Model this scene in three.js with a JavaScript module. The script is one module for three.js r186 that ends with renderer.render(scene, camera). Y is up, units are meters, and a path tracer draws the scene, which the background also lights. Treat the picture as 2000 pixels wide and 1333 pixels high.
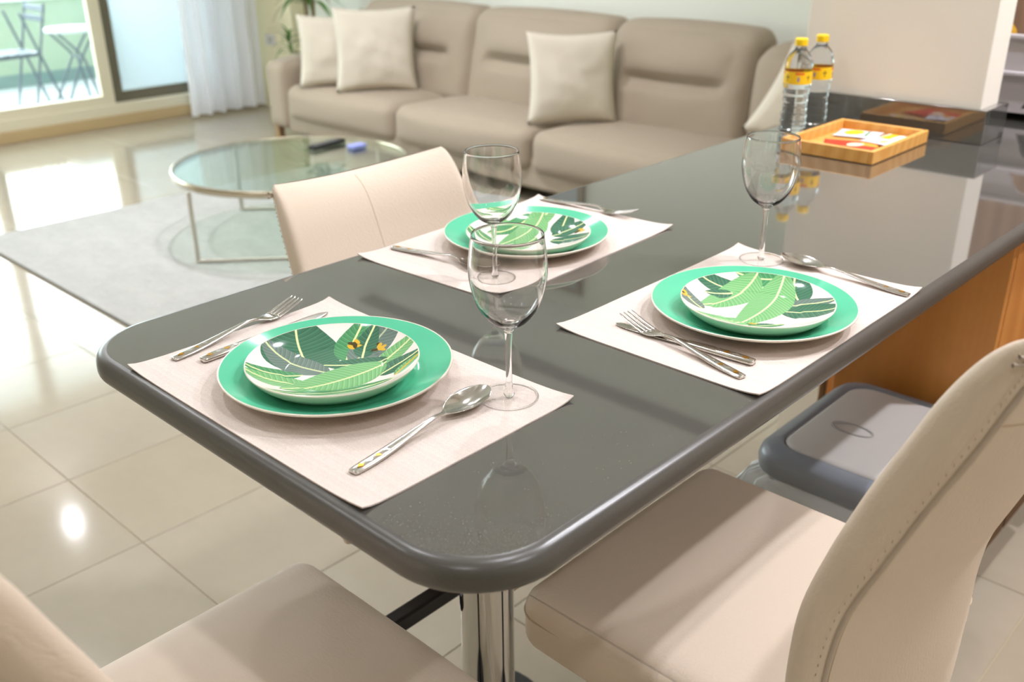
import * as THREE from 'three';
import { RoundedBoxGeometry } from 'three/addons/geometries/RoundedBoxGeometry.js';
import { mergeGeometries } from 'three/addons/utils/BufferGeometryUtils.js';
import { ImprovedNoise } from 'three/addons/math/ImprovedNoise.js';

// ---------------------------------------------------------------- camera, sky, exposure
const scene = new THREE.Scene();
const renderer = new THREE.WebGLRenderer({ antialias: true });
renderer.toneMapping = THREE.LinearToneMapping;
renderer.toneMappingExposure = 1.06;
renderer.shadowMap.enabled = true;

const EYE = 1.526, TOP = 1.022, CEIL = 3.05;           // eye height, table top, ceiling
const camera = new THREE.PerspectiveCamera(2 * Math.atan(666.5 / 1884.3) * 180 / Math.PI, 1.5, 0.05, 60);
{
  const pitch = 0.4218, yaw = -0.7603, roll = -0.0092;
  const f = new THREE.Vector3(Math.cos(yaw) * Math.cos(pitch), -Math.sin(pitch), Math.sin(yaw) * Math.cos(pitch));
  const r = new THREE.Vector3(-Math.sin(yaw), 0, Math.cos(yaw)), u = new THREE.Vector3().crossVectors(r, f);
  camera.position.set(0, EYE, 0);
  camera.up.copy(u).multiplyScalar(Math.cos(roll)).addScaledVector(r, -Math.sin(roll));
  camera.lookAt(camera.position.clone().add(f));
  camera.focus = 1.15; camera.userData.fStop = 5;
}
scene.background = new THREE.Color().setRGB(10.6, 11.0, 11.6);   // bright overcast sky beyond the balcony
const LAMP = 9.5, LAMP_COLOR = 0xf7f7ff;

// ---------------------------------------------------------------- helpers
let seed = 7;
const rnd = () => (seed = (seed * 16807) % 2147483647) / 2147483647;
const noise = new ImprovedNoise();
const V = (x, y, z) => new THREE.Vector3(x, y, z);
const used = new Map();
function numbered(n) { const k = used.get(n) ?? 0; used.set(n, k + 1); return k ? `${n}_${String(k).padStart(3, '0')}` : n; }
function mesh(name, geo, mat, parent) {
  const m = new THREE.Mesh(geo, mat); m.castShadow = m.receiveShadow = true;
  m.name = parent === scene ? numbered(name) : name; parent.add(m); return m;
}
function tag(o, label, category, group) { o.userData.label = label; o.userData.category = category; if (group) o.userData.group = group; return o; }
function thing(name, label, category, [x, y, z] = [0, 0, 0], turn = 0, group) {
  const o = new THREE.Group(); o.name = numbered(name); scene.add(o);
  o.position.set(x, y, z); o.rotation.y = turn; return tag(o, label, category, group);
}
function copyOf(o, label, [x, y, z], turn = 0) {
  const c = o.clone(); c.name = numbered(o.name.replace(/_\d{3}$/, '')); c.userData = { ...o.userData, label };
  c.position.set(x, y, z); c.rotation.y = turn; scene.add(c); return c;
}
function struct(o, label, category) { o.userData.kind = 'structure'; if (label) o.userData.label = label; if (category) o.userData.category = category; return o; }
function box(x0, x1, y0, y1, z0, z1, r = 0, seg = 3) {
  const w = x1 - x0, h = y1 - y0, d = z1 - z0;
  const g = r ? new RoundedBoxGeometry(w, h, d, seg, r) : new THREE.BoxGeometry(w, h, d);
  g.translate((x0 + x1) / 2, (y0 + y1) / 2, (z0 + z1) / 2); return metricUV(g);
}
function metricUV(g) {                                   // box-projected uv in metres
  const p = g.attributes.position, n = g.attributes.normal, uv = new Float32Array(p.count * 2);
  for (let i = 0; i < p.count; i++) {
    const a = Math.abs(n.getX(i)), b = Math.abs(n.getY(i)), c = Math.abs(n.getZ(i));
    const [u, v] = b >= a && b >= c ? [p.getX(i), p.getZ(i)] : a >= c ? [p.getZ(i), p.getY(i)] : [p.getX(i), p.getY(i)];
    uv[2 * i] = u; uv[2 * i + 1] = v;
  }
  g.setAttribute('uv', new THREE.BufferAttribute(uv, 2)); return g;
}
function smooth(g) {                                      // one normal per position
  g.computeVertexNormals();
  const p = g.attributes.position, n = g.attributes.normal, map = new Map();
  const key = (i) => `${Math.round(p.getX(i) * 2e4)},${Math.round(p.getY(i) * 2e4)},${Math.round(p.getZ(i) * 2e4)}`;
  for (let i = 0; i < p.count; i++) { const k = key(i), a = map.get(k) ?? [0, 0, 0]; a[0] += n.getX(i); a[1] += n.getY(i); a[2] += n.getZ(i); map.set(k, a); }
  for (let i = 0; i < p.count; i++) { const a = map.get(key(i)), l = Math.hypot(...a) || 1; n.setXYZ(i, a[0] / l, a[1] / l, a[2] / l); }
  return g;
}
// loops: rows of points [x,y,z]; each row is a closed loop of equal length
function loft(loops, { capA = true, capB = true, closed = true, hard = false } = {}) {
  const n = loops[0].length, m = loops.length, pos = [], uv = [], idx = [], cols = closed ? n + 1 : n;
  let vlen = 0;
  for (let i = 0; i < m; i++) {
    if (i) vlen += Math.hypot(...[0, 1, 2].map((k) => loops[i][0][k] - loops[i - 1][0][k]));
    let ulen = 0;
    for (let j = 0; j < cols; j++) {
      const a = loops[i][j % n]; if (j) { const b = loops[i][(j - 1) % n]; ulen += Math.hypot(a[0] - b[0], a[1] - b[1], a[2] - b[2]); }
      pos.push(...a); uv.push(ulen, vlen);
    }
  }
  for (let i = 0; i < m - 1; i++) for (let j = 0; j < cols - 1; j++) {
    const a = i * cols + j, b = a + 1, c = a + cols, d = c + 1; idx.push(a, b, c, b, d, c);
  }
  const cap = (i, flip) => {
    const c = [0, 0, 0]; for (const q of loops[i]) for (let k = 0; k < 3; k++) c[k] += q[k] / n;
    const s = pos.length / 3; pos.push(...c); uv.push(0, 0);
    for (let j = 0; j < n; j++) { pos.push(...loops[i][j]); uv.push(loops[i][j][0], loops[i][j][2]); }
    for (let j = 0; j < n; j++) { const a = s + 1 + j, b = s + 1 + (j + 1) % n; flip ? idx.push(s, a, b) : idx.push(s, b, a); }
  };
  if (capA) cap(0, false); if (capB) cap(m - 1, true);
  const g = new THREE.BufferGeometry();
  g.setAttribute('position', new THREE.Float32BufferAttribute(pos, 3)); g.setAttribute('uv', new THREE.Float32BufferAttribute(uv, 2)); g.setIndex(idx);
  if (hard) { const q = g.toNonIndexed(); q.computeVertexNormals(); return q; }
  return smooth(g);
}
const flipFaces = (g) => { const i = g.index; for (let k = 0; k < i.count; k += 3) { const a = i.getX(k); i.setX(k, i.getX(k + 1)); i.setX(k + 1, a); } return smooth(g); };
function rrect(w, d, r, n = 6) {                          // rounded rectangle, [x,z] points
  const o = [];
  for (const [sx, sz, a0] of [[1, 1, 0], [-1, 1, 1], [-1, -1, 2], [1, -1, 3]])
    for (let k = 0; k <= n; k++) { const a = (a0 + k / n) * Math.PI / 2; o.push([sx * (w / 2 - r) + r * Math.cos(a), sz * (d / 2 - r) + r * Math.sin(a)]); }
  return o;
}
// soft upholstered block: rounded box w,h,d with bulged faces; fn may push points further
function puff(w, h, d, r, bulge, fn, n = 18) {
  const g = new THREE.BoxGeometry(2, 2, 2, n, n, n), p = g.attributes.position, uv = g.attributes.uv, half = [w / 2, h / 2, d / 2];
  const warp = (t) => Math.sign(t) * (1 - Math.pow(1 - Math.abs(t), 1.7));
  for (let i = 0; i < p.count; i++) {
    const t = [p.getX(i), p.getY(i), p.getZ(i)].map(warp), q = t.map((a, k) => a * half[k]);
    const core = q.map((a, k) => Math.max(-(half[k] - r), Math.min(half[k] - r, a))), dir = q.map((a, k) => a - core[k]), l = Math.hypot(...dir) || 1;
    let o = core.map((a, k) => a + dir[k] / l * r);
    for (let k = 0; k < 3; k++) { const a = t[(k + 1) % 3], b = t[(k + 2) % 3]; o[k] += Math.sign(t[k]) * Math.pow(Math.abs(t[k]), 4) * bulge[k] * (1 - a * a) * (1 - b * b); }
    if (fn) o = fn(o, t);
    const ax = [0, 1, 2].reduce((m, k) => Math.abs(t[k]) > Math.abs(t[m]) ? k : m, 0);
    uv.setXY(i, o[(ax + 1) % 3], o[(ax + 2) % 3]); p.setXYZ(i, ...o);
  }
  return smooth(g);
}
function pillow(s, th, wrinkle = 0, k = 0) {              // square scatter cushion standing in the x-y plane, base at y=0
  const n = 22, parts = [];
  for (const side of [1, -1]) {
    const rows = [];
    for (let i = 0; i <= n; i++) { const row = []; for (let j = 0; j <= n; j++) {
      const u = -1 + 2 * j / n, v = -1 + 2 * i / n, e = Math.pow(Math.max(0, (1 - u * u) * (1 - v * v)), 0.42);
      const x = s / 2 * u * (1 - 0.09 * (1 - v * v)), y = s / 2 * v * (1 - 0.09 * (1 - u * u));
      const w = wrinkle * (noise.noise(u * 2.3 + k, v * 3.1, side * 2 + k) + 0.6 * Math.sin(4 * (u * 0.6 + v) + k)) * e;
      row.push([x, y + s / 2, side * (th / 2 * e + w)]);
    } rows.push(row); }
    const g = loft(rows, { closed: false, capA: false, capB: false }); parts.push(side > 0 ? g : flipFaces(g));
  }
  return smooth(mergeGeometries(parts));
}
const lathe = (pts, seg = 64) => new THREE.LatheGeometry(pts.map(([r, y]) => new THREE.Vector2(r, y)), seg);
const tube = (pts, r, seg = 24, rad = 8, closed = false) => new THREE.TubeGeometry(new THREE.CatmullRomCurve3(pts.map((p) => V(...p)), closed, 'catmullrom', 0.5), seg, r, rad, closed);
function bar(a, b, r, rad = 8) {                          // straight round bar between two points
  const A = V(...a), B = V(...b), g = new THREE.CylinderGeometry(r, r, A.distanceTo(B), rad);
  g.applyQuaternion(new THREE.Quaternion().setFromUnitVectors(V(0, 1, 0), B.clone().sub(A).normalize())); g.translate(...A.add(B).multiplyScalar(0.5).toArray()); return g;
}
const merge = (...g) => mergeGeometries(g.flat().map((q) => { const o = q.index ? q.toNonIndexed() : q; for (const k of Object.keys(o.attributes)) if (!['position', 'normal', 'uv'].includes(k)) o.deleteAttribute(k); return o; }));

// ---------------------------------------------------------------- textures and materials
function dataTex(n, fn, srgb = true, repeat = 1) {        // fn(x,y) -> [r,g,b] 0..255
  const d = new Uint8Array(n * n * 4);
  for (let y = 0; y < n; y++) for (let x = 0; x < n; x++) { const c = fn(x, y), k = 4 * (y * n + x); d[k] = c[0]; d[k + 1] = c[1]; d[k + 2] = c[2]; d[k + 3] = 255; }
  const t = new THREE.DataTexture(d, n, n); t.wrapS = t.wrapT = THREE.RepeatWrapping; t.magFilter = THREE.LinearFilter; t.minFilter = THREE.LinearMipmapLinearFilter; t.generateMipmaps = true;
  if (srgb) t.colorSpace = THREE.SRGBColorSpace; t.repeat.set(repeat, repeat); t.needsUpdate = true; return t;
}
function canvasTex(w, h, draw) {
  const c = document.createElement('canvas'); c.width = w; c.height = h; draw(c.getContext('2d'), w, h);
  const t = new THREE.CanvasTexture(c); t.colorSpace = THREE.SRGBColorSpace; t.anisotropy = 8; return t;
}
const per = (x, y, n, s, k = 0) => {                      // tiling noise of period n pixels, s cells
  const a = x / n * Math.PI * 2, b = y / n * Math.PI * 2, r = s / (Math.PI * 2);
  return noise.noise(Math.cos(a) * r + 5 + k, Math.sin(a) * r + 9, Math.cos(b) * r + k) + noise.noise(Math.sin(b) * r + 3, Math.cos(a) * r + 2 * k, Math.sin(a) * r - 4);
};
const std = (color, roughness, extra = {}) => new THREE.MeshStandardMaterial({ color, roughness, ...extra });
const phys = (color, roughness, extra = {}) => new THREE.MeshPhysicalMaterial({ color, roughness, ...extra });

const grainBump = dataTex(256, (x, y) => { const v = 128 + 40 * per(x, y, 256, 34) + 26 * per(x, y, 256, 70, 3) + 14 * (rnd() - .5); return [v, v, v]; }, false, 1 / 0.11);
const clothMap = dataTex(256, (x, y) => { const w = ((x >> 1) + (y >> 1)) & 1 ? 9 : -9, v = 226 + w + 16 * (rnd() - .5) ; return [v, v, v]; }, true, 1 / 0.2);
const clothBump = dataTex(256, (x, y) => { const v = 128 + (((x >> 1) + (y >> 1)) & 1 ? 40 : -40) + 30 * (rnd() - .5); return [v, v, v]; }, false, 1 / 0.2);
const suede = (c, r = 0.6) => phys(c, r, { bumpMap: grainBump, bumpScale: 0.0006, sheen: 0.25, sheenRoughness: 0.5, sheenColor: new THREE.Color(0xfff0e0) });
const fabric = (c) => phys(c, 0.95, { map: clothMap, bumpMap: clothBump, bumpScale: 0.0008, sheen: 0.3, sheenRoughness: 0.6, sheenColor: new THREE.Color(0xfff4e6) });

const graniteMap = dataTex(512, (x, y) => {
  let v = 78 + 5 * (rnd() - .5); const s = rnd(); if (s > .998) v += 26 * rnd() + 10; else if (s > .95) v += 6; else if (s < .05) v -= 8; return [v * 1.02, v, v * .93];
}, true, 1 / 0.41);
const granite = phys(0xffffff, 0.06, { map: graniteMap, ior: 1.9, clearcoat: 1, clearcoatRoughness: 0.03 });
const graniteEdge = phys(0xffffff, 0.3, { map: graniteMap, ior: 1.6 });
const tileMaps = [0, 1, 2].map((k) => dataTex(128, (x, y) => { const v = 1 + .012 * per(x, y, 128, 3, k) + .008 * per(x, y, 128, 12, k + 4) + .006 * (rnd() - .5); return [162 * v, 153 * v, 135 * v]; }, true, 1 / 0.45));
const tileMats = tileMaps.map((m, k) => phys([0xffffff, 0xfcfbf9, 0xfffdfa][k], 0.1, { map: m, ior: 1.52 }));
const wallPaint = std(0xeeead9, 0.85, { bumpMap: grainBump, bumpScale: 0.0004 });
const wallPaintCool = std(0xe9ebdf, 0.85, { bumpMap: grainBump, bumpScale: 0.0004 });
const wallPaintCream = std(0xf0e9c6, 0.85, { bumpMap: grainBump, bumpScale: 0.0004 });
const wallPaintWarm = std(0xece5d7, 0.8, { bumpMap: grainBump, bumpScale: 0.0004 });
const ceilingPaint = std(0xfafaf8, 0.9);
const chrome = phys(0xd8d6d2, 0.06, { metalness: 1 });
const steel = phys(0xcfccc6, 0.16, { metalness: 1 });
const satin = phys(0xc9c7c2, 0.28, { metalness: 1 });
const gold = phys(0xd8a23c, 0.25, { metalness: 1 });
const blackMetal = phys(0x15161a, 0.35);
const glass = phys(0xffffff, 0, { transmission: 1, thickness: 0.002, ior: 1.5 });
const pane = phys(0xf3faf8, 0, { transmission: 1, thickness: 0, ior: 1.45 });
const woodMap = (a, b, k) => dataTex(256, (x, y) => {
  const g = per(x, y, 256, 2, k) * 2.2 + x / 256 * 0, s = .5 + .5 * Math.sin(Math.PI * 2 * (x / 256 * 7 + g * 1.2)), f = .5 + .25 * per(x * 9, y, 256, 9, k), m = Math.max(0, Math.min(1, .55 * s + .45 * f + .1 * (rnd() - .5)));
  return [0, 1, 2].map((i) => a[i] + (b[i] - a[i]) * m);
});
const beechTex = woodMap([186, 118, 52], [212, 146, 76], 1); beechTex.repeat.set(1 / 0.9, 1 / 2.2);
const beech = phys(0xffffff, 0.35, { map: beechTex });
const bambooTex = woodMap([214, 150, 70], [236, 182, 104], 4); bambooTex.repeat.set(1 / 0.3, 1 / 0.5);
const bamboo = phys(0xffffff, 0.4, { map: bambooTex });
const walnutTex = woodMap([122, 92, 70], [150, 118, 92], 7); walnutTex.repeat.set(1 / 0.9, 1 / 1.6);
const walnut = phys(0xffffff, 0.3, { map: walnutTex });
const matMap = dataTex(512, (x, y) => {                    // woven vinyl: warp and weft threads
  const c = 8, ix = Math.floor(x / c), iy = Math.floor(y / c), over = (ix + iy) & 1, fx = x % c, fy = y % c;
  const gap = over ? (fy < 2 ? 1 : 0) : (fx < 2 ? 1 : 0), h = Math.sin(ix * 12.9898 + (over ? 0 : iy) * 78.233) * 43758.5453, t = h - Math.floor(h);
  const v = (over ? 1.0 : 0.955) * (1 - .16 * gap) * (.96 + .07 * t) + .02 * (rnd() - .5); return [238 * v, 223 * v, 212 * v];
}, true, 1 / 0.085);
const matBump = dataTex(512, (x, y) => { const c = 8, over = (Math.floor(x / c) + Math.floor(y / c)) & 1, f = over ? y % c : x % c; const v = 60 + 180 * Math.sin(Math.PI * (f + .5) / c); return [v, v, v]; }, false, 1 / 0.085);
const vinyl = std(0xffffff, 0.62, { map: matMap, bumpMap: matBump, bumpScale: 0.0003 });
const hide = suede(0xe0cfbb), hideSeam = std(0xc6b194, 0.7);

// ---------------------------------------------------------------- the room
const X0 = -2.6, X1 = 4.8, Z0 = -7.43, Z1 = 2.4;           // inner faces
{
  const floor = new THREE.Group(); floor.name = 'floor'; scene.add(floor); struct(floor, 'glossy cream porcelain tile floor', 'floor');
  mesh('subfloor', box(X0 - .15, X1 + .15, -.14, -.003, Z0 - .15, Z1 + .15), std(0xb9a98a, 0.6), floor);
  const s = 0.45, gap = 0.0022, geos = new Map();
  for (let i = -8; i <= 8; i++) for (let j = -12; j <= 6; j++) {
    const x0 = Math.max(X0, .857 + s * i), x1 = Math.min(X1, .857 + s * (i + 1)), z0 = Math.max(Z0, -2.173 + s * j), z1 = Math.min(Z1, -2.173 + s * (j + 1));
    if (x1 - x0 < .03 || z1 - z0 < .03) continue;
    const w = x1 - x0 - gap, d = z1 - z0 - gap, key = w.toFixed(3) + d.toFixed(3);
    if (!geos.has(key)) geos.set(key, box(-w / 2, w / 2, -.01, 0, -d / 2, d / 2, .0012, 1));
    const t = mesh('tile', geos.get(key), tileMats[(i * 7 + j * 5 + 100) % 3], floor); t.position.set((x0 + x1) / 2, 0, (z0 + z1) / 2);
  }
  const c = mesh('ceiling', box(X0 - .15, X1 + .15, CEIL, CEIL + .12, Z0 - .15, Z1 + .15), ceilingPaint, scene); struct(c, 'plain white ceiling', 'ceiling');
  struct(mesh('wall_far', box(X1, X1 + .15, -.1, CEIL, Z0 - .15, Z1 + .15), wallPaintCool, scene), 'pale painted wall behind the sofa', 'wall');
  struct(mesh('wall_back', box(X0 - .15, X0, -.1, CEIL, Z0 - .15, Z1 + .15), wallPaint, scene), 'painted wall behind the viewer', 'wall');
  struct(mesh('wall_kitchen', box(X0, X1, -.1, CEIL, Z1, Z1 + .15), wallPaintWarm, scene), 'painted wall on the kitchen side', 'wall');
  struct(mesh('trim_1', box(4.66, X1, 0, CEIL, Z0, -6.83), wallPaintCream, scene), 'cream pier in the corner beside the curtain', 'pier');
  // partition at the end of the counter and the wall between living room and kitchen
  struct(mesh('wall_partition', box(2.345, 2.455, TOP + .0005, CEIL, -1.198, -.75, .004, 1), wallPaintWarm, scene), 'cream wall standing at the end of the counter', 'wall');
  struct(mesh('wall_divider', box(2.455, X1, 0, CEIL, -1.205, -1.09), wallPaint, scene), 'wall between the living room and the kitchen', 'wall');
  struct(mesh('wall_pantry', box(3.15, 3.27, 0, CEIL, -1.09, Z1), walnut, scene), 'brown wood panelled wall behind the dish rack', 'wall');
}
// window wall: opening x 0.55..4.42, head at 2.12
{
  const W = struct(new THREE.Group(), 'painted wall around the sliding balcony doors', 'wall'); W.name = 'wall_window'; scene.add(W);
  mesh('wall_panel', box(X0, .55, 0, CEIL, Z0 - .15, Z0), wallPaint, W);
  mesh('wall_panel', box(4.42, X1, 0, CEIL, Z0 - .15, Z0), wallPaintCream, W);
  mesh('lintel', box(.55, 4.42, 2.12, CEIL, Z0 - .15, Z0), wallPaint, W);
  struct(mesh('trim_2', box(.55, 4.6, 0, .082, Z0 - .15, Z0 + .005, .006, 2), std(0xc9b184, 0.45), scene), 'tan stone sill under the balcony doors', 'sill');
  const cream = phys(0xe6dfc4, 0.4), dark = phys(0x6f6a58, 0.4);
  const bx = [.55, 1.5, 2.44, 3.36];
  const win = struct(new THREE.Group(), 'cream framed sliding balcony doors with clear panes', 'window'); win.name = 'window_1'; scene.add(win);
  mesh('track', box(.55, 4.42, .082, .165, Z0 - .13, Z0 - .01, .006, 2), cream, win);
  mesh('head_rail', box(.55, 4.42, 2.05, 2.12, Z0 - .13, Z0 - .01, .006, 2), cream, win);
  for (let k = 0; k < 3; k++) {
    const a = bx[k], b = bx[k + 1];
    mesh('stile', box(a, a + .055, .165, 2.05, Z0 - .075, Z0 - .03, .004, 2), cream, win);
    mesh('stile', box(b - .05, b + .045, .165, 2.05, Z0 - .075, Z0 - .03, .004, 2), cream, win);
    mesh('bottom_rail', box(a + .055, b - .05, .165, .235, Z0 - .075, Z0 - .03, .004, 2), cream, win);
    mesh('pane', box(a + .05, b - .045, .23, 2.05, Z0 - .056, Z0 - .05), pane, win);
  }
  const win2 = struct(new THREE.Group(), 'dark framed sliding door panel with bluish pane beside the curtain', 'window'); win2.name = 'window_2'; scene.add(win2);
  mesh('stile', box(3.40, 3.50, .165, 2.05, Z0 - .125, Z0 - .08, .004, 2), dark, win2);
  mesh('stile', box(4.34, 4.42, .165, 2.05, Z0 - .125, Z0 - .08, .004, 2), dark, win2);
  mesh('bottom_rail', box(3.50, 4.34, .165, .245, Z0 - .125, Z0 - .08, .004, 2), dark, win2);
  mesh('top_rail', box(3.50, 4.34, 1.98, 2.05, Z0 - .125, Z0 - .08, .004, 2), dark, win2);
  mesh('pane', box(3.495, 4.345, .24, 1.985, Z0 - .105, Z0 - .099), phys(0xdbe4e4, 0.35, { transmission: .7, thickness: 0, ior: 1.45 }), win2);
}
// balcony
{
  const slab = mesh('balcony_floor', box(-1.5, 7, -.16, -.02, -10.3, Z0 - .15), std(0xb7bbbd, 0.6), scene); struct(slab, 'pale balcony floor outside the doors', 'floor');
  const par = struct(new THREE.Group(), 'pale green balcony parapet wall', 'wall'); par.name = 'wall_parapet'; scene.add(par);
  mesh('parapet', box(-1.5, 7, .1, .76, -10.25, -10.05), std(0xa3b19c, 0.8), par);
  mesh('skirting', box(-1.5, 7, -.02, .1, -10.25, -10.035), std(0x768b88, 0.7), par);
  mesh('coping', box(-1.5, 7, .76, .79, -10.28, -10.02, .006, 2), std(0xdfe2dc, 0.7), par);
  struct(mesh('ceiling_balcony_added', box(-1.5, 7, 2.72, 2.9, -10.3, Z0 - .15), std(0xe4e6e4, .8), scene), 'unseen slab of the balcony above, added to shade the balcony', 'ceiling');  // out of view, added to cut the sky light on the balcony
  struct(mesh('wall_balcony', box(4.62, 4.8, -.02, 2.72, -10.02, Z0 - .15), std(0xc9d4dc, 0.8), scene), 'bluish white side wall of the balcony', 'wall');
}

// ---------------------------------------------------------------- recessed ceiling lamps
{
  const ring = lathe([[.045, 0], [.062, 0], [.064, .004], [.062, .006], [.045, .006], [.045, 0]], 32); ring.translate(0, -.006, 0);
  const lens = lathe([[0, -.0045], [.044, -.0035], [.044, -.001], [0, -.001]], 32);
  const glow = new THREE.MeshStandardMaterial({ color: 0xffffff, emissive: 0xffecd8, emissiveIntensity: 12 }), white = std(0xf6f4f0, 0.4);
  const spots = [[2.15, -.1, 'above the kitchen end of the counter', 1.4], [.95, -.25, 'above the near dining chairs', .35], [2.05, -1.75, 'above the far side of the counter', .8], [.55, -1.75, 'above the floor left of the table', .4],
    [2.8, -3.55, 'above the near edge of the coffee table', 1.3], [2.8, -4.5, 'above the far edge of the coffee table', 1.7], [1.45, -5.0, 'above the rug corner by the windows', 1.3], [2.3, -7.15, 'close to the balcony doors', .4], [.6, -3.6, 'above the bare tiles left of the rug', .75], [.5, -6.2, 'near the left balcony doors', 1.2], [-.9, -2.6, 'behind the viewer on the window side', .5], [-1.0, .3, 'behind the viewer on the kitchen side', .35],
    [.9, 1.2, 'in the kitchen aisle behind the chairs', .6], [2.6, .45, 'in the kitchen aisle by the wood panelling', 2.1]];
  for (const [x, z, where, power] of spots) {
    const t = thing('downlight', `small round recessed ceiling lamp ${where}`, 'lamp', [x, CEIL, z], 0, 'recessed ceiling lamps');
    mesh('trim_ring', ring, white, t); mesh('lens', lens, glow, t);
    const l = new THREE.SpotLight(LAMP_COLOR, LAMP * power, 0, 1.35, 0.9, 2); l.position.set(0, -.012, 0); l.target.position.set(0, -2, 0); l.castShadow = true; l.shadow.radius = 2.2; t.add(l, l.target);
  }
  // added dark ceiling strip, in place of a soffit edge mirrored in the counter
  const v = thing('ceiling_added_strip', 'long dark strip added to the ceiling for the band mirrored in the counter', 'added_strip', [3.92, CEIL, -3.7]);
  mesh('frame', merge(box(-.09, -.07, -.012, 0, -1.5, 1.5), box(.07, .09, -.012, 0, -1.5, 1.5), box(-.07, .07, -.012, 0, -1.5, -1.48), box(-.07, .07, -.012, 0, 1.48, 1.5)), white, v);
  mesh('slot', box(-.07, .07, -.004, 0, -1.48, 1.48), std(0x3b3a36, 0.8), v);
  for (const k of [-.035, 0, .035]) mesh('blade', box(k - .002, k + .002, -.011, -.004, -1.48, 1.48), white, v);
}

// ---------------------------------------------------------------- counter
{
  const xa = .427, za = -1.198, zb = -.449, r = .1, th = .034, e = .012;
  const outline = (inset) => {
    const o = [], n = 14;
    const corner = (cx, cz, a0, rr) => { for (let k = 0; k <= n; k++) { const a = a0 + k / n * Math.PI / 2; o.push([cx + (rr - inset) * Math.cos(a), cz + (rr - inset) * Math.sin(a)]); } };
    corner(xa + r, za + r, Math.PI, r);                                 // far-left rounded corner
    o.push([2.45, za + inset], [2.45, -1.085], [3.145, -1.085], [3.145, zb - inset]);
    corner(xa + r, zb - r, Math.PI / 2, r);                              // near rounded corner
    return o.reverse();
  };
  const rings = []; for (let k = 0; k <= 6; k++) { const a = k / 6 * Math.PI / 2; rings.push([e * (1 - Math.sin(a)), -th + e * (1 - Math.cos(a))]); }
  for (let k = 0; k <= 8; k++) { const a = k / 8 * Math.PI / 2; rings.push([e * 1.25 * (1 - Math.cos(a)), -e * 1.25 * (1 - Math.sin(a))]); }
  const t = thing('dining_counter', 'long dark polished granite counter with rounded end on a chrome column', 'counter', [0, TOP, 0]);
  const side = loft(rings.map(([i, y]) => outline(i).map(([x, z]) => [x, y, z])), { capA: false, capB: false });
  const shape = (inset) => new THREE.Shape(outline(inset).map(([x, z]) => new THREE.Vector2(x, -z)));
  const top = new THREE.ShapeGeometry(shape(e * 1.25)); top.rotateX(-Math.PI / 2);
  const bot = new THREE.ShapeGeometry(shape(e)); bot.rotateX(-Math.PI / 2); bot.translate(0, -th, 0);
  const top2 = metricUV(top); const sideN = side;
  mesh('countertop', merge(top2, metricUV(bot)), granite, t); mesh('edge', sideN, graniteEdge, t);
  mesh('upstand', box(2.325, 2.345, 0, .078, -1.198, -.73, .002, 1), granite, t);
  mesh('upstand', box(2.345, 2.47, 0, .078, -.75, -.73, .002, 1), granite, t);
  const leg = mesh('column', lathe([[0, -TOP], [.062, -TOP], [.062, -TOP + .006], [.06, -TOP + .01], [.045, -TOP + .012], [.0405, -TOP + .024], [.0405, -th - .01], [.09, -th - .008], [.09, -th - .0005], [0, -th - .0005]].map(([a, b]) => [a, b]), 48), chrome, t);
  leg.position.set(.806, 0, -.823);
}
{
  const t = thing('base_cabinet', 'orange beech base cabinet under the counter', 'cabinet', [1.8, 0, -.47]);
  mesh('body', box(.018, .645, .21, TOP - .036, -.29, -.022), beech, t);
  mesh('end_panel', box(0, .018, .21, TOP - .036, -.30, -.002, .002, 1), beech, t);
  mesh('plinth', box(.005, .645, 0, .21, -.28, -.06), std(0x6b4a26, 0.5), t);
  const d = mesh('door', box(.02, .64, .215, TOP - .045, -.02, 0, .003, 1), beech, t); mesh('handle', bar([.55, .7, .018], [.55, .86, .018], .005), satin, d);
}
{
  const t = thing('kitchen_cabinet', 'beech kitchen cabinet under the dish rack', 'cabinet', [2.46, 0, -.47]);
  mesh('body', box(.0, .68, .21, TOP - .036, -.60, -.022), beech, t); mesh('plinth', box(.0, .68, 0, .21, -.58, -.06), std(0x6b4a26, 0.5), t);
  for (const x of [.004, .344]) { const d = mesh('door', box(x, x + .334, .215, TOP - .045, -.02, 0, .003, 1), beech, t); mesh('handle', bar([x + .29, .7, .018], [x + .29, .86, .018], .005), satin, d); }
}

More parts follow.
